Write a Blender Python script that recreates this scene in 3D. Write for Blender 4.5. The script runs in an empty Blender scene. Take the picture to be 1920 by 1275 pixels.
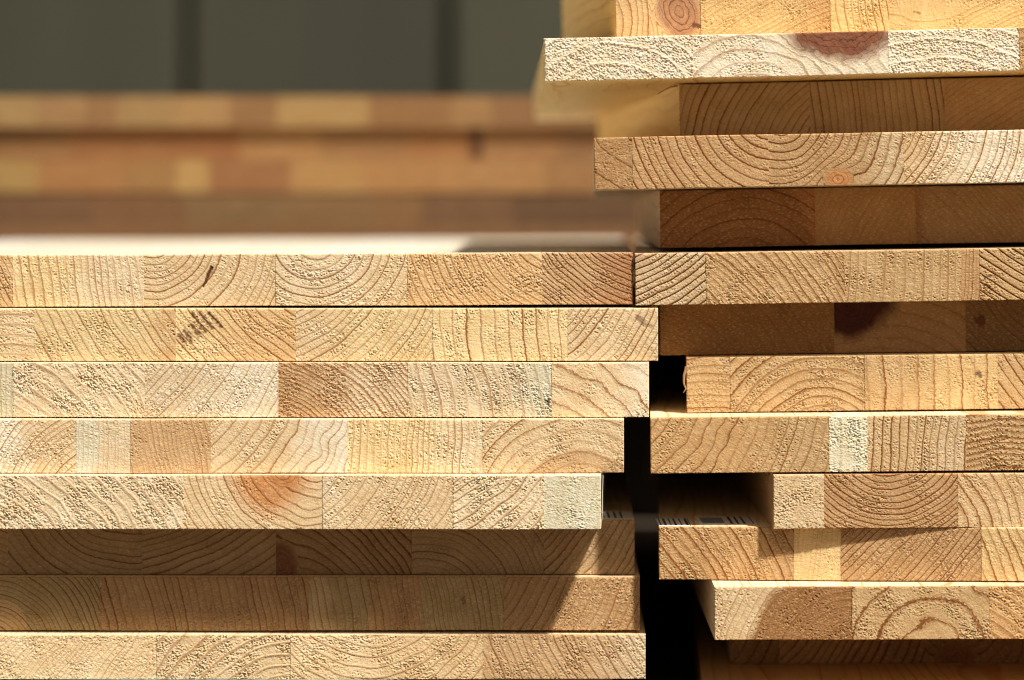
import bpy, math, random
import numpy as np

# ------------------------------------------------------------------ basics
S = bpy.context.scene
COL = S.collection
MM = 0.001
GRID = 0.23            # mm between vertices of a sawn end face
EYE = 1000.0           # mm from the lens to the plane of the board ends
R = math.radians


def tag(o, label=None, cat=None, group=None, kind=None):
    if label: o['label'] = label
    if cat: o['category'] = cat
    if group: o['group'] = group
    if kind: o['kind'] = kind
    return o


def empty(name, loc, rot=(0, 0, 0)):
    o = bpy.data.objects.new(name, None)
    o.empty_display_size = 0.02
    COL.objects.link(o)
    o.location = loc
    o.rotation_euler = rot
    return o


def mesh_obj(name, verts, faces, mats, parent=None):
    me = bpy.data.meshes.new(name)
    me.from_pydata(verts, [], faces)
    for m in (mats if isinstance(mats, (list, tuple)) else [mats]):
        me.materials.append(m)
    o = bpy.data.objects.new(name, me)
    COL.objects.link(o)
    if parent: o.parent = parent
    return o


# ------------------------------------------------------------------ numpy noise
def _hash(ix, iy, seed):
    h = (ix.astype(np.int64) * 374761393 + iy.astype(np.int64) * 668265263 + int(seed) * 974634777) & 0xFFFFFFFF
    h = ((h ^ (h >> 13)) * 1274126177) & 0xFFFFFFFF
    h = (h ^ (h >> 16)) & 0xFFFFFFFF
    h = (h * 2246822519) & 0xFFFFFFFF
    return (h ^ (h >> 15)) & 0xFFFFFFFF


def perlin(x, y, seed):
    ix = np.floor(x); iy = np.floor(y)
    fx = x - ix; fy = y - iy
    u = fx * fx * fx * (fx * (fx * 6 - 15) + 10)
    v = fy * fy * fy * (fy * (fy * 6 - 15) + 10)

    def g(dx, dy):
        a = _hash(ix + dx, iy + dy, seed) * (2 * np.pi / 4294967296.0)
        return np.cos(a) * (fx - dx) + np.sin(a) * (fy - dy)
    a = g(0, 0); b = g(1, 0); c = g(0, 1); d = g(1, 1)
    return ((a * (1 - u) + b * u) * (1 - v) + (c * (1 - u) + d * u) * v) * 1.5


def worley(x, y, seed):
    """distance to the nearest jittered lattice point, and that cell's random value"""
    ix = np.floor(x); iy = np.floor(y)
    best = np.full(x.shape, 9.0); val = np.zeros(x.shape)
    for dx in (-1, 0, 1):
        for dy in (-1, 0, 1):
            h = _hash(ix + dx, iy + dy, seed)
            px = ix + dx + 0.1 + 0.8 * (h & 0xFFFF) / 65535.0
            py = iy + dy + 0.1 + 0.8 * (h >> 16) / 65535.0
            d = np.hypot(x - px, y - py)
            m = d < best
            best = np.where(m, d, best)
            val = np.where(m, ((h * 31) & 0xFFFF) / 65535.0, val)
    return best, val


def sstep(a, b, x):
    t = np.clip((x - a) / (b - a), 0, 1)
    return t * t * (3 - 2 * t)


# ------------------------------------------------------------------ materials
class NT:
    def __init__(self, name):
        self.m = bpy.data.materials.new(name)
        self.m.use_nodes = True
        self.t = self.m.node_tree
        self.t.nodes.clear()

    def n(self, typ, **kw):
        nd = self.t.nodes.new(typ)
        for k, v in kw.items():
            if k == 'ins':
                for key, val in v.items():
                    s = nd.inputs[key]
                    if isinstance(val, bpy.types.NodeSocket): self.t.links.new(val, s)
                    else: s.default_value = val
            else:
                setattr(nd, k, v)
        return nd

    def math(self, op, a, b=0.0, c=0.0, clamp=False):
        return self.n('ShaderNodeMath', operation=op, use_clamp=clamp, ins={0: a, 1: b, 2: c}).outputs[0]

    def mix(self, f, a, b, blend='MIX'):
        nd = self.n('ShaderNodeMix', data_type='RGBA', blend_type=blend)
        for key, val in ((0, f), (6, a), (7, b)):
            s = nd.inputs[key]
            if isinstance(val, bpy.types.NodeSocket): self.t.links.new(val, s)
            else: s.default_value = val
        return nd.outputs[2]

    def attr(self, name, typ='GEOMETRY', out='Fac'):
        return self.n('ShaderNodeAttribute', attribute_name=name, attribute_type=typ).outputs[out]

    def noise(self, vec, scale, detail=2.0, rough=0.5):
        return self.n('ShaderNodeTexNoise', ins={'Vector': vec, 'Scale': scale, 'Detail': detail, 'Roughness': rough}).outputs[0]

    def remap(self, v, a, b, c, d):
        return self.n('ShaderNodeMapRange', ins={0: v, 1: a, 2: b, 3: c, 4: d}).outputs[0]

    def out(self, bsdf):
        o = self.n('ShaderNodeOutputMaterial')
        self.t.links.new(bsdf.outputs[0], o.inputs[0])
        return self.m


def ring_line(N, vec_mm, phase, ragged):
    """dark late-wood line of every growth ring, from the ring phase; each ring has its own strength"""
    ph = N.math('ADD', phase, ragged)
    f = N.math('FRACT', ph)
    def ramp(a, b, lo, hi):
        return N.n('ShaderNodeMapRange', interpolation_type='SMOOTHSTEP', ins={0: f, 1: a, 2: b, 3: lo, 4: hi}).outputs[0]
    lw = N.attr('line_width', 'OBJECT')
    g = N.math('ADD', N.math('DIVIDE', N.math('SUBTRACT', f, .96), lw), 1.0)
    g2 = N.math('ADD', N.math('DIVIDE', N.math('SUBTRACT', f, .96), N.math('MULTIPLY', lw, 2.8)), 1.0, clamp=True)
    soft = N.math('MULTIPLY', N.math('POWER', g2, 1.6), .40)
    thin = N.math('MULTIPLY', N.n('ShaderNodeMapRange', interpolation_type='SMOOTHSTEP', ins={0: g, 1: 0, 2: .7, 3: 0, 4: 1}).outputs[0], .66)
    late = N.math('MULTIPLY', N.math('ADD', soft, thin), ramp(.95, 1.0, 1, 0))
    fl = N.math('FLOOR', ph)
    seed = N.attr('seed', 'OBJECT')
    wn = N.n('ShaderNodeTexWhiteNoise', noise_dimensions='1D')
    N.t.links.new(N.math('ADD', fl, seed), wn.inputs['W'])
    return N.math('MULTIPLY', late, N.remap(wn.outputs[0], 0, 1, 0.40, 1.25)), f


def make_end_grain():
    N = NT('pine_end_grain')
    co = N.n('ShaderNodeTexCoord').outputs['Object']
    phase = N.attr('phase')
    rag = N.remap(N.noise(co, 900, 2), 0, 1, -0.13, 0.13)
    late, f = ring_line(N, co, phase, rag)
    tone = N.attr('tone', 'OBJECT', 'Color')
    tone2 = N.attr('tone_b', 'OBJECT', 'Color')
    base = N.mix(N.attr('blend'), tone, tone2)
    # fibre flecks and slow drift of the wood's own colour
    fine = N.noise(co, 1900, 3, 0.65)
    slow = N.noise(co, 110, 3)
    base = N.mix(1.0, base, N.n('ShaderNodeCombineColor', ins={0: N.remap(fine, .25, .75, .90, 1.08), 1: N.remap(fine, .25, .75, .87, 1.09), 2: N.remap(fine, .25, .75, .78, 1.16)}).outputs[0], 'MULTIPLY')
    base = N.mix(1.0, base, N.n('ShaderNodeCombineColor', ins={0: N.remap(slow, .3, .7, .93, 1.06), 1: N.remap(slow, .3, .7, .89, 1.08), 2: N.remap(slow, .3, .7, .82, 1.12)}).outputs[0], 'MULTIPLY')
    # pale tips of torn fibre and dark open pores
    rot = N.n('ShaderNodeMapping', ins={'Vector': co, 'Rotation': (0, .7, 0), 'Scale': (1.0, 1.0, 2.0)}).outputs[0]
    fl = N.n('ShaderNodeMapRange', interpolation_type='SMOOTHSTEP', ins={0: N.noise(rot, 760, 2, .6), 1: .53, 2: .66, 3: 0, 4: 1}).outputs[0]
    po = N.n('ShaderNodeMapRange', interpolation_type='SMOOTHSTEP', ins={0: N.noise(rot, 980, 1, .5), 1: .40, 2: .28, 3: 0, 4: 1}).outputs[0]
    base = N.mix(N.math('MULTIPLY', fl, .30), base, (.84, .65, .38, 1))
    base = N.mix(N.math('MULTIPLY', po, .45), base, N.mix(1.0, base, (.55, .42, .30, 1), 'MULTIPLY'))
    con = N.attr('contrast', 'OBJECT')
    dark = N.mix(1.0, base, (0.40, 0.215, 0.09, 1), 'MULTIPLY')
    col = N.mix(N.math('MULTIPLY', late, con, clamp=True), base, dark)
    # knots: reddish resin-rich wood with its own tight rings
    kn = N.attr('knot')
    kt = N.attr('knot_tone', 'OBJECT', 'Color')
    kvar = N.noise(co, 420, 4, .65)
    kt = N.mix(1.0, kt, N.n('ShaderNodeCombineColor', ins={0: N.remap(kvar, .3, .7, .75, 1.25), 1: N.remap(kvar, .3, .7, .68, 1.35), 2: N.remap(kvar, .3, .7, .65, 1.4)}).outputs[0], 'MULTIPLY')
    kcol = N.mix(N.math('MULTIPLY', late, 0.9, clamp=True), kt, N.mix(1.0, kt, (0.5, .4, .35, 1), 'MULTIPLY'))
    col = N.mix(kn, col, kcol)
    col = N.mix(N.attr('stain'), col, (0.11, 0.034, 0.010, 1))
    b = N.n('ShaderNodeBsdfPrincipled', ins={'Base Color': col, 'Roughness': 0.72, 'Specular IOR Level': 0.22, 'Subsurface Weight': .35, 'Subsurface Radius': (1.0, .42, .16), 'Subsurface Scale': .0007})
    h = N.math('ADD', N.noise(co, 3000, 2, .6), N.math('MULTIPLY', N.noise(co, 1300, 2), 1.0))
    bp = N.n('ShaderNodeBump', ins={'Strength': 0.55, 'Distance': 0.00016, 'Height': h})
    N.t.links.new(bp.outputs[0], b.inputs['Normal'])
    return N.out(b)


def make_long_grain():
    N = NT('pine_long_grain')
    tc = N.n('ShaderNodeTexCoord').outputs['Object']
    st = N.n('ShaderNodeVectorMath', operation='MULTIPLY', ins={0: tc, 1: (1, 0.03, 1)}).outputs[0]
    st2 = N.n('ShaderNodeVectorMath', operation='MULTIPLY', ins={0: tc, 1: (1, 0.18, 1)}).outputs[0]
    phase = N.attr('phase')
    wav = N.remap(N.noise(st2, 28, 2), 0, 1, -2.2, 2.2)
    late, f = ring_line(N, tc, phase, wav)
    tone = N.attr('side_tone', 'OBJECT', 'Color')
    streak = N.noise(st, 900, 3, .6)
    base = N.mix(1.0, tone, N.n('ShaderNodeCombineColor', ins={0: N.remap(streak, .3, .7, .94, 1.04), 1: N.remap(streak, .3, .7, .91, 1.05), 2: N.remap(streak, .3, .7, .85, 1.1)}).outputs[0], 'MULTIPLY')
    dark = N.mix(1.0, base, (0.72, 0.52, 0.30, 1), 'MULTIPLY')
    col = N.mix(N.math('MULTIPLY', late, 0.75, clamp=True), base, dark)
    b = N.n('ShaderNodeBsdfPrincipled', ins={'Base Color': col, 'Roughness': 0.5, 'Specular IOR Level': 0.35})
    bp = N.n('ShaderNodeBump', ins={'Strength': 0.25, 'Distance': 0.00008, 'Height': streak})
    N.t.links.new(bp.outputs[0], b.inputs['Normal'])
    return N.out(b)


def make_plain(name, col, rough=.7, var=.12, scale=60, bump=0.0, stretch=(1, 1, 1)):
    N = NT(name)
    tc = N.n('ShaderNodeTexCoord').outputs['Object']
    st = N.n('ShaderNodeVectorMath', operation='MULTIPLY', ins={0: tc, 1: stretch}).outputs[0]
    nz = N.noise(st, scale, 4, .6)
    v = N.remap(nz, .25, .75, 1 - var, 1 + var)
    c = N.mix(1.0, (*col, 1), N.n('ShaderNodeCombineColor', ins={0: v, 1: v, 2: v}).outputs[0], 'MULTIPLY')
    b = N.n('ShaderNodeBsdfPrincipled', ins={'Base Color': c, 'Roughness': rough})
    if bump:
        bp = N.n('ShaderNodeBump', ins={'Strength': .5, 'Distance': bump, 'Height': nz})
        N.t.links.new(bp.outputs[0], b.inputs['Normal'])
    return N.out(b)


END = make_end_grain()
LONG = make_long_grain()
PAPER = make_plain('label_paper', (.80, .80, .80), .55, .05, 300)
INK = make_plain('label_ink', (.03, .03, .033), .5, .2, 300)
GREYINK = make_plain('label_grey_print', (.22, .25, .32), .5, .15, 300)
FIBRE = make_plain('torn_wood_fibre', (.36, .21, .11), .6, .2, 500)

# early-wood colours (linear)
TONES = dict(
    Y=(.76, .60, .335), W=(.80, .72, .56), G=(.67, .62, .44), P=(.72, .565, .35), B=(.49, .31, .15),
    D=(.34, .20, .085), O=(.67, .46, .235), T=(.63, .47, .265), S=(.72, .60, .41), N=(.57, .39, .21),
    E=(.48, .35, .17), C=(.69, .66, .50), R=(.42, .21, .09))
KT = dict(r=(.23, .085, .042), o=(.52, .23, .08), p=(.33, .15, .09), d=(.075, .02, .011), w=(.76, .62, .40), b=(.22, .09, .04))

_rng = random.Random(11)


# ------------------------------------------------------------------ one glued stave of a board
def stave(board, xa, xb, T, frm, spec, outer=(False, False), grid=GRID, length=400.0, skew=0.0, dfun=None, seed=1, label=None, bow=1):
    """board-local mm; frm maps local (x, z) mm to the sheet on which rings, knots and stains are laid out"""
    (cx, cy), sp, tone, con, rough, o = spec
    sp = sp * .84
    gap = 0.022
    xa += gap; xb -= gap
    nx = max(6, int((xb - xa) / grid)); nz = max(8, int(T / grid))
    us = np.linspace(0, 1, nx); vs = np.linspace(0, 1, nz)
    e = np.array([0, .08, .2, .38, .6])
    fine = grid < 1
    if fine:
        zs = np.concatenate([e, np.linspace(.85, T - .85, nz), T - e[::-1]])
        xs = np.linspace(xa, xb, nx)
        if outer[0]: xs = np.concatenate([xa + e, np.linspace(xa + .85, xb, nx)])
        if outer[1]: xs = np.concatenate([xs[xs < xb - .8], xb - e[::-1]])
    else:
        zs = np.linspace(0, T, nz); xs = np.linspace(xa, xb, nx)
    X, Z = np.meshgrid(xs, zs)
    nz, nx = X.shape
    sx = X + seed * 37.1; sz = Z + seed * 11.3
    PX, PY = frm(X, Z)
    # ---- growth rings
    warp = o.get('warp', 1.0)
    wx = perlin(sx / 13, sz / 13, seed) * .75 * warp + perlin(sx / 4.5, sz / 4.5, seed + 5) * .13 * warp
    rr = np.hypot(PX - cx, PY - cy) / sp
    rr = rr + wx * 5 / sp
    knot = np.zeros_like(rr); smooth = np.zeros_like(rr)
    for (kx, ky, ka, kb, *rest) in o.get('knots', ()):
        push = rest[0] if rest else 1.0
        kd = np.hypot((PX - kx) / ka, (PY - ky) / kb)
        kd = kd + perlin(sx / 9, sz / 9, seed + 9) * .13 + perlin(sx / 2, sz / 2, seed + 8) * .04
        # rings bend round the knot
        rr = rr + push * (ka / sp) * .75 * np.exp(-(kd / 1.5) ** 2)
        m = 1 - sstep(.66, 1.12, kd)
        rr = rr * (1 - m) + (kd * max(ka, kb) / o.get('ksp', 9) + 3) * m
        knot = np.maximum(knot, m * (rest[1] if len(rest) > 1 else 1.0))
        smooth = np.maximum(smooth, 1 - sstep(1.0, 2.0, kd))
    for (kx, ky, ka, kb) in o.get('smooth', ()):
        kd = np.hypot((PX - kx) / ka, (PY - ky) / kb) + perlin(sx / 6, sz / 6, seed + 21) * .3
        smooth = np.maximum(smooth, 1 - sstep(.7, 1.15, kd))
        rr = rr + perlin(sx / 9, sz / 9, seed + 33) * .7 * np.exp(-kd ** 2)
    phase = rr + .42 * np.interp(rr, np.arange(-10, 400), np.array([math.sin(i * 12.9898 + seed * 3.7) for i in range(-10, 400)]))
    f = phase - np.floor(phase)
    lwid = float(min(.25, max(.075, 3.7 / sp)))
    late = sstep(.96 - 1.9 * lwid, .95 - .3 * lwid, f) ** 1.6 * (1 - sstep(.94, 1, f))
    # ---- colour masks
    blend = np.zeros_like(rr)
    if 'heart' in o:
        hx, hy, hr = o['heart']
        hs = o.get('hs', .04)
        blend = 1 - sstep(-hs, hs, np.hypot(PX - hx, PY - hy) / hr - 1 + perlin(sx / 8, sz / 8, seed + 3) * .05)
    if 'grad' in o:
        g0, g1 = o['grad'][:2]
        blend = np.maximum(blend, sstep(g0, g1, PX + perlin(sx / 6, sz / 6, seed + 4) * 22))
    stain = np.zeros_like(rr)
    for (x1, y1, x2, y2, w, k) in o.get('stains', ()):
        vx, vy = x2 - x1, y2 - y1
        t = np.clip(((PX - x1) * vx + (PY - y1) * vy) / max(1e-6, vx * vx + vy * vy), 0, 1)
        d = np.hypot(PX - x1 - t * vx, PY - y1 - t * vy) + perlin(sx / 1.2, sz / 1.2, seed + 40) * w * (.8 if 'stains_soft' in o else .45)
        stain = np.maximum(stain, k * (1 - sstep((.0 if 'stains_soft' in o else .4) * w, w * (1.25 if 'stains_soft' in o else 1), d)))
    # ---- relief left by the saw: torn crumbs in the soft early wood, smooth hard late-wood bands
    H = np.zeros_like(rr)
    if fine:
        th = o.get('ang', -.6 + .5 * math.sin(seed * 5.1))
        c_, s_ = math.cos(th), math.sin(th)
        a = (sx * c_ + sz * s_); b = (-sx * s_ + sz * c_)
        cs = o.get('crumb', 1.0) * .64
        d1, v1 = worley(a / (1.35 * cs), b / (.82 * cs), seed + 50)
        n2 = perlin(a / (.95 * cs), b / (.6 * cs), seed + 51)
        n3 = perlin(a / (3.4 * cs), b / (2.4 * cs), seed + 52)
        n4 = perlin(sx / 9, sz / 9, seed + 53) * o.get('patchy', 1.0)
        lump = (1 - sstep(.12, .66, d1)) * (.35 + .65 * v1)
        crumb = .46 * lump + .34 * n2 + .22 * n3
        pit = sstep(.30, .62, perlin(a / (1.5 * cs), b / (.8 * cs), seed + 54) + .25 * n4)
        amp = rough * np.clip(.74 + 1.0 * n4, .16, 1.5) * (.45 + .75 * sstep(0, .25, f))
        hard = sstep(.10, .45, late) * o.get('hard', .95)
        soft = (1 - hard) * (1 - smooth * .9) * (1 - knot * .95)
        H = .62 * amp * (crumb - .55 * pit) * soft
        # fine radial fibre and the marks of the saw teeth
        ang = np.arctan2(PY - cy, PX - cx); rad = np.hypot(PY - cy, PX - cx) / 5
        H += .055 * perlin(ang * np.mean(rad) / .42, rad / 3.2, seed + 55) * (1 - knot)
        sa = o.get('saw', .9 + .5 * math.sin(seed * 2.3))
        H += .035 * perlin((sx * math.cos(sa) + sz * math.sin(sa)) / .9, (sz * math.cos(sa) - sx * math.sin(sa)) / 14, seed + 56)
        H += o.get('ridge', .16) * rough * late ** .8 * (1 - knot)
        H -= o.get('groove', .10) * np.exp(-((f - .985) / .035) ** 2) * (1 - knot * .8) * con
        H += .05 * perlin(sx / 2.2, sz / 2.2, seed + 60) + .03 * n2
        H -= .30 * stain * (1 if o.get('pit', 0) else 0)
        # worn arrises
        rt = o.get('arris', .55) * np.clip(1 + .5 * perlin(sx / 3, sz * 0, seed + 61) + .5 * perlin(sx / 19, sz * 0, seed + 62), .3, 2.2); rb = .22
        H -= .55 * sstep(.5, .8, perlin(sx / 3.1, sz * 0, seed + 63)) * np.exp(-(T - Z) / .7) + .5 * sstep(.5, .8, perlin(sx / 2.4, sz * 0, seed + 64)) * np.exp(-Z / .55)

        def arris(dist, r):
            q = np.clip((r - dist) / r, 0, 1)
            return r * (1 - np.sqrt(np.clip(1 - q * q, 0, 1)))
        H -= arris(T - Z, rt) + arris(Z, rb)
        if outer[0]: H -= arris(X - xa, .4 + 0 * X)
        if outer[1]: H -= arris(xb - X, .4 + 0 * X)
        H += .2 * math.sin(seed * 7.7)
        # frayed lower and upper lips
        fz = perlin(sx / .8, sx * 0 + seed, seed + 70) + .6 * perlin(sx / .35, sx * 0 + seed, seed + 71)
        lip = o.get('lip', .16) * (.4 + rough)
        Zd = Z - np.maximum(fz, -.1) * lip * np.exp(-Z / .5) + np.maximum(-fz, 0) * -lip * .5 * np.exp(-(T - Z) / .5)
        Xd = X.copy()
        if outer[0]:
            fy = perlin(sz / .9, sz * 0 + seed, seed + 72)
            Xd = X - np.maximum(fy, -.2) * lip * 1.2 * np.exp(-(X - xa) / .6)
    else:
        Xd, Zd = X, Z
    wv = .16 * perlin((X + bow * 97.0) / 60, X * 0 + bow, 7)      # boards are never dead straight
    Zd = Zd + wv
    D = dfun(X)
    Y = -(D + H)
    P = np.stack([Xd, Y, Zd], -1) * MM
    front = P.reshape(-1, 3)
    idx = np.arange(nz * nx).reshape(nz, nx)
    q = np.stack([idx[:-1, :-1], idx[:-1, 1:], idx[1:, 1:], idx[1:, :-1]], -1).reshape(-1, 4)
    # walls: the sawn outline carried straight back along the grain, thinned on the hidden seams
    def ring_of(A):
        return np.concatenate([A[0, :], A[1:, -1], A[-1, -2::-1], A[-2:0:-1, 0]])
    loop = ring_of(idx)
    rim = P.reshape(-1, 3)[loop]
    n = len(loop)
    CX, CZ = np.meshgrid(np.concatenate([[xs[0]], xs[1:-1], [xs[-1]]]), zs)
    clean = (np.stack([CX, Y + 1.6, CZ + wv], -1) * MM).reshape(-1, 3)[loop]
    back = clean.copy()
    Yb = length * MM
    clean[:, 0] += skew * (clean[:, 1] - rim[:, 1])
    back[:, 0] = clean[:, 0] + skew * (Yb - clean[:, 1])
    back[:, 1] = Yb
    rim2 = rim.copy()
    vo = len(front)
    verts = np.concatenate([front, rim2, clean, back])
    k = np.arange(n)
    k1 = (k + 1) % n
    w = np.concatenate([np.stack([vo + a_ + k, vo + a_ + n + k, vo + a_ + n + k1, vo + a_ + k1], -1) for a_ in (0, n)])
    nv = len(verts)
    quads = np.concatenate([q, w])
    nq = len(quads)
    me = bpy.data.meshes.new('stave')
    me.vertices.add(nv)
    me.vertices.foreach_set('co', verts.astype(np.float32).ravel())
    loops = np.concatenate([quads.ravel(), (vo + 2 * n + k[::-1])])
    starts = np.concatenate([np.arange(nq) * 4, [nq * 4]])
    totals = np.concatenate([np.full(nq, 4), [n]])
    me.loops.add(len(loops))
    me.loops.foreach_set('vertex_index', loops.astype(np.int32))
    me.polygons.add(nq + 1)
    me.polygons.foreach_set('loop_start', starts.astype(np.int32))
    me.polygons.foreach_set('loop_total', totals.astype(np.int32))
    mi = np.zeros(nq + 1, np.int32); mi[len(q):nq] = 1
    me.polygons.foreach_set('material_index', mi)
    sm = np.zeros(nq + 1, bool); sm[:len(q)] = True
    me.polygons.foreach_set('use_smooth', sm)
    me.update(calc_edges=True)
    me.materials.append(END); me.materials.append(LONG)
    for nm, A in (('phase', phase), ('blend', blend), ('knot', knot), ('stain', stain)):
        fl = A.ravel(); r_ = ring_of(A)
        at = me.attributes.new(nm, 'FLOAT', 'POINT')
        at.data.foreach_set('value', np.concatenate([fl, r_, r_, r_]).astype(np.float32))
    ob = bpy.data.objects.new('stave', me)
    COL.objects.link(ob)
    ob.parent = board
    t1 = TONES[tone] if isinstance(tone, str) else tone
    j = 1 + .05 * math.sin(seed * 9.1)
    cast = o.get('cast', (1, 1, 1))              # the right-hand stack is sawn from browner wood

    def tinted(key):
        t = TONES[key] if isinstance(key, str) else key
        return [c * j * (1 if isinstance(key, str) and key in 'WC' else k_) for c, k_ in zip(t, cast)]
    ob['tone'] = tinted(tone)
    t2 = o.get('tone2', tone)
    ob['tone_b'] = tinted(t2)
    ob['knot_tone'] = list(KT[o.get('kt', 'r')])
    sd = o.get('side', 1)
    sidec = (.88, .74, .50) if sd == 1 else sd
    ob['side_tone'] = [sidec[i] * (.75 + .25 * t1[i] / (.7, .53, .28)[i]) for i in range(3)]
    ob['contrast'] = float(con) * 1.1
    ob['seed'] = float(seed % 97)
    ob['line_width'] = lwid
    if label: ob['label'] = label
    return ob


# ------------------------------------------------------------------ a board: edge-glued staves under one Empty
_seed = [3]
VIS = (-30, 1950)


def board(label, group, left, right, Zt, T, d0, d1, roll, staves, length, skew=0.0, ref=None, far=0.0, side=None, grid=GRID, name='pine_board', dref=(None, None)):
    """left/right: ends in the layout sheet (5 units per mm at 1 m); Zt: top below eye level in mm at `ref`;
    d0,d1: how far the sawn end stands forward at the two dref positions; staves: list of (right edge, centre, spacing, tone, contrast, rough, opts)"""
    dm = (d0 + d1) / 2
    s = EYE / (EYE + far - dm)

    def w(px): return (px - 960) / 5 / s
    xl, xr = w(left), w(right)
    xc = (xl + xr) / 2
    ref = left if ref is None else ref
    th = roll
    zc = -(Zt + T) + th * (xc - w(ref))
    e = empty(name, (xc * MM, (far - dm) * MM, zc * MM), (0, -th, 0))
    tag(e, label, 'board', group)
    xa_, xb_ = w(dref[0] if dref[0] is not None else left), w(dref[1] if dref[1] is not None else right)

    def dfun(X):
        return (d0 + (d1 - d0) * (X + xc - xa_) / (xb_ - xa_)) - dm

    def frm(X, Z):
        px = 960 + (X + xc) * 5 * s
        zz = -(zc + Z + th * X)
        return px, 400 + zz * 5 * s
    prev = left
    n = len(staves)
    for i, st in enumerate(staves):
        x1 = st[0]
        _seed[0] += 1
        g = grid
        if grid < 1 and (x1 < VIS[0] or prev > VIS[1]): g = 2.5
        so_ = dict(st[6]) if len(st) > 6 else {}
        if side and 'side' not in so_: so_['side'] = side
        if group == RG: so_['cast'] = (.87, .805, .72)
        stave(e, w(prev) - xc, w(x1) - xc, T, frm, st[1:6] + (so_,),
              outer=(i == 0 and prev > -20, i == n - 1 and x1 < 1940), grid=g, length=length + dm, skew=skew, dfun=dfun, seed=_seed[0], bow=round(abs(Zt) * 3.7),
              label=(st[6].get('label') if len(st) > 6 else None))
        prev = x1
    e['_fr'] = 0
    del e['_fr']
    return e, w, s


def fill(x0, x1, step=250, tones='YPTSW', y=500, rough=.6):
    """staves that run on outside the picture"""
    out = []
    x = x0
    while x < x1 - 40:
        x = min(x1, x + step + _rng.randint(-25, 25))
        if x1 - x < 60: x = x1
        out.append((x, (x - 120 + _rng.randint(-300, 300), y + _rng.choice((-1, 1)) * _rng.randint(80, 400)), _rng.uniform(12, 20),
                    _rng.choice(tones), .6, rough, {}))
    return out


LG = 'boards of the low stack on the left'
RG = 'boards of the tall stack on the right'
BG = 'boards of the blurred stack behind'
LX, RX = -640, 2560
LL, RL, RLL = 586, 400, 588

# ---- low stack (left), top to bottom
L1 = board('top board of the low left stack, short black pitch crack in its sawn end', LG, LX, 1187, 15.7, 19.4, -1, -1, .0042,
      fill(LX, -225) + [
          (25, (420, 300), 15, 'O', .8, .75),
          (270, (-1050, 690), 17, 'Y', .65, .62, {'groove': .08, 'tone2': 'S', 'grad': (90, 200)}),
          (517, (285, 440), 17, 'P', .75, .55, {'stains': [(397, 502, 389, 519, 4.5, 1), (387, 523, 381, 537, 3.5, 1)], 'pit': 1, 'label': 'stave with a short black pitch crack'}),
          (765, (592, 440), 19, 'S', .7, .95, {'tone2': 'P', 'grad': (640, 740)}),
          (1017, (1075, 395), 15, 'O', .6, 1.0, {'ang': -1.1}),
          (1187, (1270, 290), 11, 'N', 1.6, .75, {'groove': .22, 'tone2': 'R', 'grad': (1050, 1200), 'label': 'reddish brown stave at the right end'})],
      LL, .035, ref=0, side=(.80, .77, .64))
L2 = board('bright yellow board with brown stain streaks, second from the top of the low left stack', LG, LX, 1234, 35.6, 19.7, 2, 2, .0006,
      fill(LX, -180) + [
          (65, (20, 1150), 19, 'P', .7, .8),
          (330, (820, 230), 18, 'Y', .6, .8, {'tone2': 'O', 'grad': (260, 330)}),
          (555, (800, 250), 17, 'Y', .8, .8, {'stains_soft': 1, 'stains': [(337, 630, 346, 640, 7, .85), (347, 622, 360, 637, 6, .85), (358, 608, 373, 630, 6, .85), (361, 588, 383, 621, 5, .9), (376, 588, 400, 617, 5, .9), (393, 587, 415, 612, 4.5, .95)],
                                           'tone2': 'O', 'grad': (360, 470), 'label': 'stave with dark brown stain streaks'}),
          (812, (470, 420), 16, 'Y', .65, .75, {'tone2': 'P', 'grad': (700, 560)}),
          (1065, (1900, 560), 27, 'Y', .8, .75, {'ang': -1.2}),
          (1234, (930, 470), 15, 'P', .9, .6, {'stains': [(1196, 594, 1206, 605, 7, .6), (1208, 606, 1222, 612, 5, .5)]})],
      LL, .03, ref=0)
L3 = board('pale grey board with one dark red ringed stave, third in the low left stack', LG, LX, 1217, 55.7, 20.4, 5, 5, .0004,
      fill(LX, -225, tones='WSG') + [
          (25, (-700, 760), 14, 'G', .5, .5),
          (272, (-60, 930), 22, 'S', .5, 1.25, {'ridge': .18, 'warp': 1.7, 'hard': .7}),
          (522, (60, 480), 13, 'S', .55, .8, {'tone2': 'W', 'grad': (320, 480)}),
          (765, (430, 990), 10.5, 'N', 1.9, .85, {'groove': .22, 'tone2': 'S', 'grad': (560, 720), 'label': 'dark reddish stave with tight growth rings'}),
          (1035, (120, 900), 26, 'S', .6, 1.2, {'tone2': 'C', 'grad': (950, 1010), 'stains': [(1028, 750, 1029, 752, 5, .9)]}),
          (1217, (960, 960), 34, 'P', .95, .7, {'smooth': [(1185, 705, 75, 40)], 'tone2': 'W', 'grad': (1130, 1220)})],
      LL, .03, ref=0)
L4 = board('pale board with a green-tinged stave at left and a smooth wavy one mid-length, low stack', LG, LX, 1170, 76.5, 20.0, 9, 9, .0003,
      fill(LX, -150, tones='PWS') + [
          (143, (230, 980), 13, 'P', .75, .85, {'tone2': 'W', 'grad': (90, 0)}),
          (245, (-1200, 800), 9, 'C', .35, .45, {'tone2': 'S', 'grad': (170, 200), 'label': 'pale green stave'}),
          (395, (-900, 1100), 11, 'N', .5, .5),
          (652, (250, 660), 22, 'P', .65, .65, {'smooth': [(610, 840, 95, 75)], 'tone2': 'W', 'grad': (520, 600)}),
          (905, (-600, 760), 14, 'Y', .6, .95, {'ang': -1.3, 'tone2': 'S', 'grad': (760, 880)}),
          (1170, (1085, 975), 30, 'P', .85, .75, {'heart': (1085, 975, 130), 'tone2': 'N', 'tone': 'S'})],
      LL, .04, ref=0)
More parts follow.
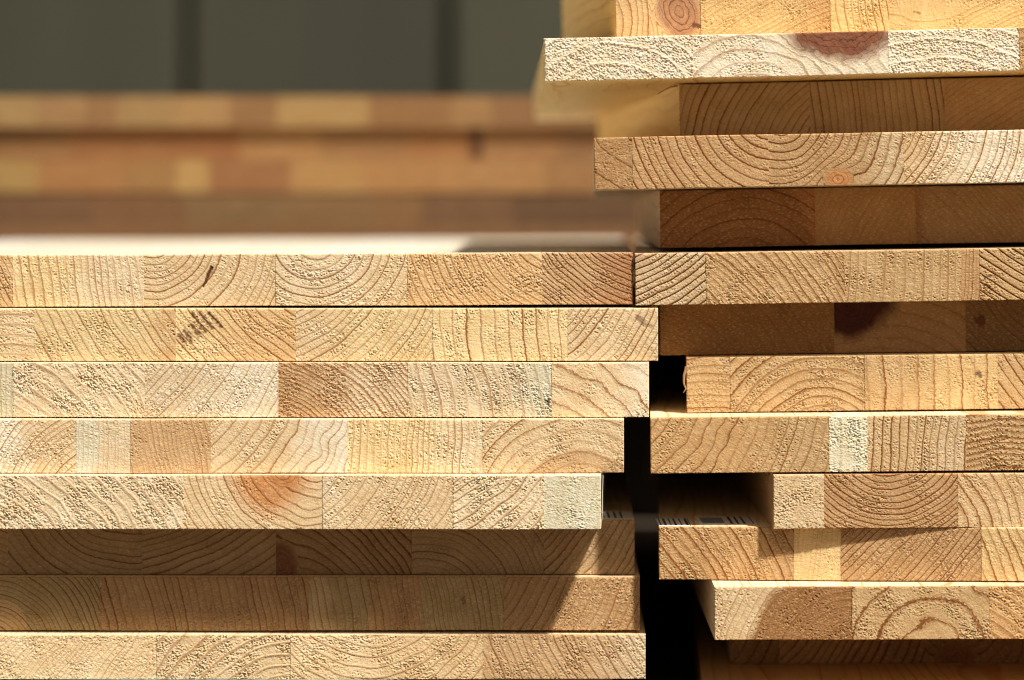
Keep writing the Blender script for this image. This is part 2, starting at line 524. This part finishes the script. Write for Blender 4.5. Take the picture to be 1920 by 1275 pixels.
L5 = board('overhanging pale board with an orange knot, fifth from the top of the low left stack', LG, LX, 1127, 96.8, 20.0, 13.5, 15, .0002,
      fill(LX, -160, tones='WSP') + [
          (345, (-260, 1330), 24, 'S', .45, 1.3, {'ridge': .2, 'warp': 1.8, 'hard': .8, 'ang': -.65}),
          (605, (585, 838), 17, 'P', .7, .6, {'heart': (506, 892, 68), 'hs': .4, 'knots': [(528, 889, 34, 26, .3, .75)], 'kt': 'o', 'smooth': [(575, 945, 75, 45)], 'tone2': (.58, .29, .115), 'label': 'smooth stave with an orange knot'}),
          (850, (380, 700), 15, 'P', .5, .85, {'tone2': 'S', 'grad': (640, 610)}),
          (1020, (730, 700), 22, 'S', .6, 1.3, {'ridge': .22, 'warp': 1.6, 'ang': .5}),
          (1127, (0, 700), 40, 'C', .12, .6, {'hard': .2, 'label': 'blue-green tinged stave at the right end'})],
      LL, .045, ref=0, dref=(0, 1127))
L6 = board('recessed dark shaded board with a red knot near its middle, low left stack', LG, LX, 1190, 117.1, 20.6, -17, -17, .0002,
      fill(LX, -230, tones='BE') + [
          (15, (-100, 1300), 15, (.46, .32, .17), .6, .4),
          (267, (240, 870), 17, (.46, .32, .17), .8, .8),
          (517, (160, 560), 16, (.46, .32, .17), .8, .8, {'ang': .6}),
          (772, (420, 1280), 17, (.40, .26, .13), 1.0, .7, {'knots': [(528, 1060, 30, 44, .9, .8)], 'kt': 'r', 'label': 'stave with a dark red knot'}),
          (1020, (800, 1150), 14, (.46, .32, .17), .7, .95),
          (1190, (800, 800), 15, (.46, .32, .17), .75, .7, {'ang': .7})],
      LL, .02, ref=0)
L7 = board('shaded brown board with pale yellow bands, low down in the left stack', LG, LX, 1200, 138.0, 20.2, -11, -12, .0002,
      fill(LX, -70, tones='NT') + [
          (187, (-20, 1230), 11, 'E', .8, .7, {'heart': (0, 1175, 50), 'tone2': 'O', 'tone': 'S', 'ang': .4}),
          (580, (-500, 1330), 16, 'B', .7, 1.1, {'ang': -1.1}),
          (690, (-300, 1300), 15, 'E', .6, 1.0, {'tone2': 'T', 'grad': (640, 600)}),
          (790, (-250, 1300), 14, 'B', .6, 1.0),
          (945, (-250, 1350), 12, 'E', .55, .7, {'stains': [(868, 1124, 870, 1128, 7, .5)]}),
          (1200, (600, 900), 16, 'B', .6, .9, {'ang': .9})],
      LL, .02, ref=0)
L8 = board('sunlit rough board with bold curved rings at the foot of the left stack', LG, LX, 1211, 158.7, 16.9, -5, -10, -.003,
      fill(LX, -160, tones='PS') + [
          (295, (-500, 700), 11, 'P', .35, .85, {'ang': .6}),
          (545, (560, 1420), 27, 'P', .5, 1.35, {'ridge': .26, 'warp': 1.5, 'ang': .5}),
          (905, (690, 1080), 22, 'P', .4, 1.1, {'ridge': .18, 'warp': 1.6, 'tone2': 'T', 'grad': (600, 800)}),
          (1211, (1500, 1000), 19, 'N', .6, 1.0, {'tone2': 'S', 'grad': (1100, 1230)})],
      LL, .02, ref=0, dref=(0, 1211))
L9 = board('grey-blue weathered board showing only as a thin strip under the low left stack', LG, LX, 1150, 176.0, 19, -1, -12, .0,
      [(-300, (0, 900), 16, (.23, .31, .31), .4, .4, {'side': (.3, .4, .4)}), (430, (200, 900), 16, (.24, .33, .33), .4, .4, {'side': (.3, .4, .4)}), (800, (600, 1500), 16, (.30, .30, .24), .4, .4, {'side': (.3, .4, .4)}), (1150, (900, 1500), 16, (.30, .26, .2), .4, .4, {})],
      LL, .02, ref=0, dref=(0, 1150))

# ---- tall stack (right), top to bottom
R1 = board('thick topmost timber of the tall right stack, pinkish ringed knot near its left end', RG, 1155, RX, -97.3, 32.0, -8, -8, .0245, [
          (1218, (1040, 40), 13, 'P', .8, .5, {'smooth': [(1185, 20, 30, 60)]}),
          (1315, (1120, 70), 13, 'P', .7, .55, {'knots': [(1275, 22, 46, 52, .8, .75)], 'kt': 'p', 'ksp': 10, 'stains': [(1302, 47, 1313, 50, 6, .85)], 'label': 'stave with a pinkish ringed knot'}),
          (1558, (1900, 900), 11, 'Y', .5, .95, {'ang': .6, 'tone2': 'O', 'grad': (1480, 1540), 'warp': .5}),
          (1668, (1980, -40), 18, 'Y', .7, .9),
          (1808, (1740, -400), 50, 'Y', .3, .7, {'smooth': [(1735, 20, 52, 34)], 'stains': [(1715, 22, 1726, 24, 3, .5)]}),
          (2040, (2200, 700), 11, 'Y', .5, .9, {'ang': .5})] + fill(2040, RX, y=0), 205, -.082, side=(.97, .69, .27))
R2 = board('whitish overhanging board with a big half-moon reddish knot in the tall right stack', RG, 1022, RX, -64.5, 15.9, 17, 12, .0245, [
          (1300, (1150, 260), 40, 'W', .15, 1.35, {'hard': .2, 'crumb': 1.05, 'patchy': .25, 'arris': .4, 'lip': .4}),
          (1668, (1420, 230), 27, 'W', .5, 1.0, {'knots': [(1578, 40, 120, 82, .4, 1.0)], 'kt': 'r', 'ksp': 15, 'smooth': [(1520, 100, 90, 34)], 'label': 'stave with a big half-moon reddish knot'}),
          (1915, (1760, 400), 50, 'W', .12, 1.3, {'hard': .2, 'crumb': 1.0, 'patchy': .2}),
          (2160, (2000, 300), 20, 'O', .6, .9)] + fill(2160, RX, y=0), RL, 0.0, side=(.97, .69, .27), dref=(1022, 1920))
R3 = board('recessed brown board in shade under the whitish one, even upright rings in its middle', RG, 1275, RX, -49.5, 20.4, -22, -22, .0215, [
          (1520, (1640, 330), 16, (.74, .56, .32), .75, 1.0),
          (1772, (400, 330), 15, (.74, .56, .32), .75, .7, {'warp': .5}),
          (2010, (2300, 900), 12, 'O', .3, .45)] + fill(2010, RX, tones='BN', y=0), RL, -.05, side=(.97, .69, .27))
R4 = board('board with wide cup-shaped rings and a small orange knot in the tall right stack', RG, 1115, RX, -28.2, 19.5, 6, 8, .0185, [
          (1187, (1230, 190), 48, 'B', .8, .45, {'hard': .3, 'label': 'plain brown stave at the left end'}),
          (1442, (1450, 205), 20, 'N', 1.3, .5, {'warp': .5}),  # left staves of this board carry soft shade in their darker tone
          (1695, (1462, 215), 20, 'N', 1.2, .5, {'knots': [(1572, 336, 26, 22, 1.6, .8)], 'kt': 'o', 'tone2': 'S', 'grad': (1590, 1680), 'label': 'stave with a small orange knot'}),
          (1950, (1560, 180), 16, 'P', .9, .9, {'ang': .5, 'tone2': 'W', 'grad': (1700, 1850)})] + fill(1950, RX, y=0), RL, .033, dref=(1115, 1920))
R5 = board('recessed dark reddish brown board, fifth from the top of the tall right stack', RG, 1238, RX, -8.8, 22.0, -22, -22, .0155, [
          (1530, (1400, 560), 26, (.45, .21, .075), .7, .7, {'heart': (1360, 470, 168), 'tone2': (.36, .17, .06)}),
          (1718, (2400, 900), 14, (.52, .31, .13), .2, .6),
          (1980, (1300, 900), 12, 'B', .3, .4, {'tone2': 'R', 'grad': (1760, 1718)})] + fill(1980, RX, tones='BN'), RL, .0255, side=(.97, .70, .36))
R6 = board('sunlit board with bold slanting rings at left, sixth from top of the right stack', RG, 1192, RX, 15.1, 19.4, 1, 4, .0145, [
          (1325, (1060, 180), 15, 'S', 2.3, .75, {'groove': .4, 'label': 'stave with bold slanting rings'}),
          (1585, (1060, 850), 15, 'T', 1.3, .7, {'tone2': 'B', 'grad': (1540, 1640), 'ang': -.6}),
          (1805, (200, 420), 19, 'T', .55, .7, {'ang': .3, 'warp': .5}),
          (1838, (200, 420), 7, 'N', .8, .4, {'warp': .4}),
          (2080, (2150, 100), 17, 'T', 1.9, .9, {'groove': .3})] + fill(2080, RX), RLL, .047)
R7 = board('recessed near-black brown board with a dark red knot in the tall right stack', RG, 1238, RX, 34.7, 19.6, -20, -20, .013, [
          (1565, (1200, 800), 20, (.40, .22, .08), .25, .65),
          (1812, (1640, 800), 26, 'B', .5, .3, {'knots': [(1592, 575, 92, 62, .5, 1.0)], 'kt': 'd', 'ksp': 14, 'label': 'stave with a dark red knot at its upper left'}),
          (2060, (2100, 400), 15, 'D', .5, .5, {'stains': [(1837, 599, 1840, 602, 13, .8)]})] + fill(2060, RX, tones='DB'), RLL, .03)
R8 = board('half-shaded board with rainbow-shaped rings and a small dark pin knot, tall right stack', RG, 1288, RX, 54.6, 20.8, -9, -9, .0125, [
          (1370, (1330, 1150), 17, 'T', .8, .7, {'label': 'narrow stave with level rings'}),
          (1622, (1545, 860), 21, 'T', 1.1, 1.05, {'ang': .4}),
          (1872, (400, 740), 32, 'T', .9, .6, {'stains': [(1836, 700, 1839, 702, 8, .75)], 'tone2': 'Y', 'grad': (1680, 1800)}),
          (2120, (2200, 500), 24, 'T', 1.4, .7)] + fill(2120, RX), RLL, .066)
R9 = board('board with a pale greenish patch beside smooth brown wood, ninth in the right stack', RG, 1220, RX, 75.9, 20.8, 9, 8, .0085, [
          (1555, (1090, 690), 24, 'O', .7, .6, {'smooth': [(1350, 830, 60, 45)], 'tone2': 'T', 'grad': (1380, 1500)}),
          (1627, (900, 820), 40, 'C', .12, 1.0, {'hard': .2, 'label': 'pale greenish stave'}),
          (1812, (2500, 900), 20, 'P', .9, .75, {'ang': -.9, 'tone2': 'S', 'grad': (1720, 1800)}),
          (2060, (1900, 1130), 15, 'T', 1.5, 1.05, {'groove': .35})] + fill(2060, RX), RLL, .053, dref=(1220, 1920))
R10 = board('board set far right, dense cup rings beside a plain pale stave, above the labelled board', RG, 1450, RX, 97.0, 20.1, 10, 8.5, .005, [
          (1545, (900, 500), 45, 'S', .12, .75, {'hard': .2, 'label': 'plain pale stave'}),
          (1797, (1668, 815), 12.5, 'N', 1.6, .75, {'tone2': 'N', 'grad': (1600, 1540)}),
          (2045, (1705, 1010), 26, 'P', 1.5, .55)] + fill(2045, RX), RLL, .0, side=(.5, .33, .17), dref=(1450, 1920))
R11 = board('board carrying printed paper labels in the dark notch, eleventh in the right stack', RG, 1237, RX, 117.4, 19.8, .5, 10.2, .0045, [
          (1490, (1000, 1260), 19, 'O', 1.2, .8, {'tone2': 'N', 'grad': (1440, 1480)}),
          (1577, (300, 900), 12, 'Y', .25, .4, {'label': 'pale yellow stave'}),
          (1837, (1180, 560), 13, 'N', 1.0, .85, {'ang': .8}),
          (2085, (1300, 1250), 24, 'Y', 1.5, .5)] + fill(2085, RX), RLL, .056, dref=(1237, 1920))
R12 = board('board with a quarter disc of dark heartwood, lowest sunlit board of the right stack', RG, 1340, RX, 137.5, 19.6, 18, 18, .003, [
          (1598, (1600, 1250), 16, 'S', .42, .75, {'heart': (1610, 1236, 205), 'tone2': (.36, .20, .085), 'ang': .7, 'label': 'stave with a quarter disc of dark heartwood'}),
          (1855, (1745, 1225), 44, 'T', 1.5, .9, {'smooth': [(1745, 1180, 60, 35), (1840, 1110, 40, 40)]}),
          (2100, (1800, 1280), 18, 'O', .6, 1.25)] + fill(2100, RX), RLL, .012)
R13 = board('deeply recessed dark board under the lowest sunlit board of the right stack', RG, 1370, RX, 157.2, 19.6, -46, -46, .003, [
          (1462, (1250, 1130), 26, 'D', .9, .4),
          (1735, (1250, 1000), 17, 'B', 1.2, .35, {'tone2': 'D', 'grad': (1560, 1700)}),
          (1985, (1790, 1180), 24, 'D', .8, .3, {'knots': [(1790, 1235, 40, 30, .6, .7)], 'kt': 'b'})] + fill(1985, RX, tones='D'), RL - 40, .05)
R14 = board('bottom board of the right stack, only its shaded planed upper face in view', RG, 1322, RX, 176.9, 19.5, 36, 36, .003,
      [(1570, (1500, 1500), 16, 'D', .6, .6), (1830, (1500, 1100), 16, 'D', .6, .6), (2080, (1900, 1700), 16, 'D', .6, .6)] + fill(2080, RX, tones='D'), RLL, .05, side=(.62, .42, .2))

# ---- blurred stack behind, 0.6 m farther away
FAR = 600.0
BX0, BX1 = -520, 1720


def back_board(label, Zt, T, d, edges, tones, roll=0.0):
    st = []
    for x, t in zip(edges, tones):
        t = (t[0] * .82, t[1] * .755, t[2] * .66); cy = _rng.choice((-200, 900)); st.append((x, (x - 80 + _rng.randint(-200, 200), cy), 14, t, .45, .6, {}))
    return board(label, BG, BX0, BX1, Zt, T, d, d, roll, st, 500, 0.0, ref=0, far=FAR, grid=1.0)


back_board('top board of the blurred stack behind, yellowest and slightly overhanging', -70.6, 18.4, -6,
           [-300, -140, 65, 160, 220, 330, 430, 522, 690, 850, 920, 1196, 1340, 1500, 1720],
           [(.32, .21, .10), (.29, .19, .085), (.37, .26, .12), (.33, .21, .10), (.26, .15, .07), (.34, .23, .105), (.34, .22, .10), (.27, .15, .065), (.36, .245, .105), (.27, .145, .06), (.31, .19, .085), (.25, .14, .065), (.4, .24, .1), (.32, .18, .08), (.36, .2, .09)])
back_board('second board of the blurred stack behind, orange brown with a dark knot toward its right', -52.0, 19.6, -12,
           [-260, -100, 130, 300, 450, 600, 760, 880, 905, 1050, 1196, 1340, 1500, 1720],
           [(.3, .16, .07), (.32, .18, .08), (.27, .14, .055), (.31, .14, .05), (.28, .12, .042), (.38, .21, .085), (.30, .16, .065), (.33, .16, .06), (.12, .045, .015), (.30, .16, .07), (.26, .14, .065), (.3, .16, .07), (.26, .14, .06), (.3, .15, .06)])
back_board('third board of the blurred stack behind, patchy with one strong orange brown stave', -32.2, 19.6, -12,
           [-280, -120, 70, 230, 330, 390, 545, 680, 860, 1020, 1196, 1340, 1500, 1720],
           [(.32, .19, .08), (.3, .18, .08), (.38, .26, .10), (.35, .18, .07), (.30, .17, .065), (.44, .30, .12), (.27, .13, .055), (.42, .26, .105), (.36, .20, .08), (.38, .22, .095), (.30, .17, .075), (.32, .18, .08), (.28, .15, .06), (.3, .17, .07)])
back_board('lowest visible board of the blurred stack behind, dull brown', -12.4, 19.8, -13,
           [-250, -90, 170, 350, 520, 700, 790, 960, 1196, 1340, 1500, 1720],
           [(.15, .08, .04), (.16, .085, .04), (.165, .085, .042), (.17, .085, .04), (.20, .125, .06), (.20, .12, .055), (.22, .12, .05), (.16, .085, .042), (.11, .058, .03), (.2, .11, .05), (.18, .1, .05), (.2, .11, .05)])
back_board('board of the blurred stack behind, level with the top of the low stack', 7.6, 19.8, -12,
           [-250, 0, 240, 480, 720, 960, 1196, 1340, 1500, 1720], [(.24, .13, .06)] * 9)


# ------------------------------------------------------------------ printed labels, splinters
def sheet(name, x0, x1, y0, y1, z, mat, parent, shear=0.0, t=.12):
    """thin sheet of paper lying flat; mm in the parent's frame"""
    pts = [(x0, y0), (x1, y0), (x1 + shear, y1), (x0 + shear, y1)]
    v = [(x * MM, y * MM, (z + h) * MM) for h in (0, t) for x, y in pts]
    f = [(3, 2, 1, 0), (4, 5, 6, 7), (0, 1, 5, 4), (1, 2, 6, 5), (2, 3, 7, 6), (3, 0, 4, 7)]
    return mesh_obj(name, v, f, mat, parent)


def bars(name, xs, y0, y1, z, mat, parent):
    v = []; f = []
    for x, w_ in xs:
        b = len(v)
        v += [(x * MM, y0 * MM, z * MM), ((x + w_) * MM, y0 * MM, z * MM), ((x + w_) * MM, y1 * MM, z * MM), (x * MM, y1 * MM, z * MM)]
        f.append((b, b + 1, b + 2, b + 3))
    return mesh_obj(name, v, f, mat, parent)


e, w, s = R11
xo = w(1237) - (w(1237) + w(RX)) / 2
a = sheet('paper_label', xo + .2, xo + 12.5, 5.6, 31, 19.84, PAPER, e)
bars('barcode', [(xo + .8, .5), (xo + 2.4, .9), (xo + 4.6, .5), (xo + 6.3, .8), (xo + 8.6, .5), (xo + 10.6, 1.0)], 7.5, 30, 19.98, INK, a)
bars('printed_rule', [(xo + 11.9, .35)], 5.8, 30.8, 19.98, INK, a)
a = sheet('paper_label', xo + 15.5, xo + 37.5, 9.5, 36, 19.84, PAPER, e)
bars('barcode', [(xo + 27.6, 1.0), (xo + 30.0, .9), (xo + 32.4, .9), (xo + 36.0, .4)], 11, 35, 19.98, INK, a)
bars('printed_block', [(xo + 17, 8.5)], 14, 32, 19.98, GREYINK, a)
e, w, s = L6
xo = w(1190) - (w(LX) + w(1190)) / 2
a = sheet('paper_label', xo - 13, xo - .3, 4.5, 30, 20.64, PAPER, e)
bars('barcode', [(xo - 11.6, .5), (xo - 9.9, .8), (xo - 7.4, .8), (xo - 5.0, .8)], 6.5, 28, 20.78, INK, a)
# label folded down over the right-hand side of the overhanging board
e, w, s = L5
xo = w(1127) - (w(LX) + w(1127)) / 2 + .1
pts = [(.8, 19.4), (.8, 6.0), (10.0, 3.0), (30, 3.0), (30, 19.4)]
v = [((xo + .045 * y + h + (.55 if (y < 5 and z > 10) else .15)) * MM, y * MM, z * MM) for h in (0, .15) for y, z in pts]
n = len(pts)
f = [tuple(range(n - 1, -1, -1)), tuple(range(n, 2 * n))] + [(i, (i + 1) % n, n + (i + 1) % n, n + i) for i in range(n)]
mesh_obj('paper_label', v, f, PAPER, e)


def fibre(parent, pts, width, name='splinter'):
    v = []; f = []
    for i, (x, y, z) in enumerate(pts):
        w_ = width * (1 - .75 * i / (len(pts) - 1))
        v += [((x - w_) * MM, y * MM, z * MM), (x * MM, (y - w_ * .7) * MM, (z + w_ * .4) * MM), ((x + w_) * MM, y * MM, z * MM), (x * MM, (y + w_ * .7) * MM, (z - w_ * .4) * MM)]
        if i:
            b = 4 * (i - 1)
            for k in range(4): f.append((b + k, b + (k + 1) % 4, b + 4 + (k + 1) % 4, b + 4 + k))
    m = 4 * (len(pts) - 1)
    f += [(3, 2, 1, 0), (m, m + 1, m + 2, m + 3)]
    return mesh_obj(name, v, f, FIBRE, parent)


e, w, s = R8
xo = w(1288) - (w(1288) + w(RX)) / 2
fibre(e, [(xo + .1, .5, 17.5), (xo - .9, .2, 14), (xo - 1.0, 0, 11), (xo - .3, -.3, 9), (xo - 1.3, -.6, 7.6)], .55)
e, w, s = R10
xo = w(1450) - (w(1450) + w(RX)) / 2
fibre(e, [(xo - .1, 12, 20), (xo - 1.2, 11, 18), (xo - 2.0, 9, 16)], .5)
e, w, s = R3
xo = w(1275) - (w(1275) + w(RX)) / 2
fibre(e, [(xo + .2, 4, 20.0), (xo - 3, 4.5, 19.6), (xo - 6, 5, 18.2), (xo - 8, 5.5, 16.8)], .7)

# ------------------------------------------------------------------ setting
gz = -197.5
GROUND = make_plain('packed_earth', (.105, .078, .050), .9, .25, 9, .01)
g = mesh_obj('ground', [(-60, -60, gz * MM), (60, -60, gz * MM), (60, 60, gz * MM), (-60, 60, gz * MM)], [(0, 1, 2, 3)], GROUND)
tag(g, 'bare packed earth under the board stacks', 'ground', kind='structure')

BEARER = make_plain('gap_shade_bearer', (.022, .017, .013), .8, .2, 40)  # near-black: the darkness of the gap between stacks is put into the colour


def block(name, x0, x1, y0, y1, z0, z1, mat, parent=None, bev=2.0):
    x0, x1, y0, y1, z0, z1 = [q * MM for q in (x0, x1, y0, y1, z0, z1)]
    v = [(x, y, z) for z in (z0, z1) for x, y in ((x0, y0), (x1, y0), (x1, y1), (x0, y1))]
    o = mesh_obj(name, v, [(3, 2, 1, 0), (4, 5, 6, 7), (0, 1, 5, 4), (1, 2, 6, 5), (2, 3, 7, 6), (3, 0, 4, 7)], mat, parent)
    if bev:
        b = o.modifiers.new('bevel', 'BEVEL'); b.width = bev * MM; b.segments = 2
    return o


b = block('timber_bearer', -460, 230, 720, 1080, gz, -27.6, BEARER)  # added support, widened to keep the gap between the stacks dark
tag(b, 'squared timber bearer carrying the blurred stack behind', 'timber block')

# dark cladding far behind
SLOT = make_plain('dark_batten', (.018, .019, .013), .9, .1, 8)
WY = 2300.0
k = (EYE + WY) / 5 / EYE * 1.0
wall = empty('panel_wall', (0, WY * MM, gz * MM))
tag(wall, 'blurred grey-green panel wall with dark upright gaps behind the stacks', 'wall')
gaps = [(q - 960) * k for q in (-630, -140, 350, 840, 1330, 1820, 2310)]
SHADES = (.9, .8, .74, 1.0, .82, .9)
for i in range(len(gaps) - 1):
    pm = make_plain('grey_green_paint', tuple(c * SHADES[i] for c in (.047, .046, .026)), .75, .22, 2.2, 0, (3, 3, .6))
    block('wall_panel', gaps[i] + 8, gaps[i + 1] - 8, 0, 40, 0, 2200, pm, wall)
block('backing_board', gaps[0] - 40, gaps[-1] + 40, 44, 70, 0, 2200, SLOT, wall, 0)

# ------------------------------------------------------------------ light
sun_dir = (.34, -.445, .78)           # from the scene toward the sun
ln = math.sqrt(sum(c * c for c in sun_dir)); sun_dir = tuple(c / ln for c in sun_dir)
el = math.asin(sun_dir[2]); az = math.atan2(sun_dir[0], sun_dir[1])
W = bpy.data.worlds.new('World'); S.world = W
W.use_nodes = True
nt = W.node_tree
bgn = nt.nodes['Background']
sky = nt.nodes.new('ShaderNodeTexSky')
sky.sky_type = 'NISHITA'; sky.sun_disc = False
sky.sun_elevation = el; sky.sun_rotation = az
sky.air_density = .35; sky.dust_density = 4.0; sky.ozone_density = .4
mx = nt.nodes.new('ShaderNodeMix'); mx.data_type = 'RGBA'; mx.blend_type = 'MULTIPLY'
mx.inputs[0].default_value = 1; mx.inputs[7].default_value = (1, .915, .76, 1)    # warm tint added over the sky to warm the shaded wood
nt.links.new(sky.outputs[0], mx.inputs[6]); nt.links.new(mx.outputs[2], bgn.inputs[0])
bgn.inputs[1].default_value = .05
sl = bpy.data.lights.new('sun', 'SUN')
sl.energy = 5.0; sl.angle = R(3.0); sl.color = (1, .94, .845)
so = bpy.data.objects.new('sun', sl); COL.objects.link(so)
from mathutils import Vector
so.rotation_euler = Vector(sun_dir).to_track_quat('Z', 'Y').to_euler()
so.location = (1, -1, 2)

# ------------------------------------------------------------------ camera
cam = bpy.data.cameras.new('camera')
co = bpy.data.objects.new('camera', cam); COL.objects.link(co)
co.location = (0, -EYE * MM, 0)
co.rotation_euler = (R(90), 0, 0)
cam.sensor_width = 36; cam.lens = 36 * 1000 / 384.0
cam.shift_y = -(637.5 - 400) / 1920
cam.clip_start = .05; cam.clip_end = 300
cam.dof.use_dof = True
cam.dof.focus_distance = .995
cam.dof.aperture_fstop = 5.4
cam.dof.aperture_blades = 0
S.camera = co

S.view_settings.view_transform = 'Standard'
S.view_settings.look = 'None'
S.view_settings.gamma = 1
S.view_settings.exposure = .28
S.view_settings.use_curve_mapping = False
S.render.engine = 'CYCLES'
S.cycles.filter_width = 1.1
S.cycles.max_bounces = 10
S.cycles.diffuse_bounces = 4
S.cycles.use_denoising = True
try:
    S.cycles.denoiser = 'OPENIMAGEDENOISE'
except Exception:
    pass
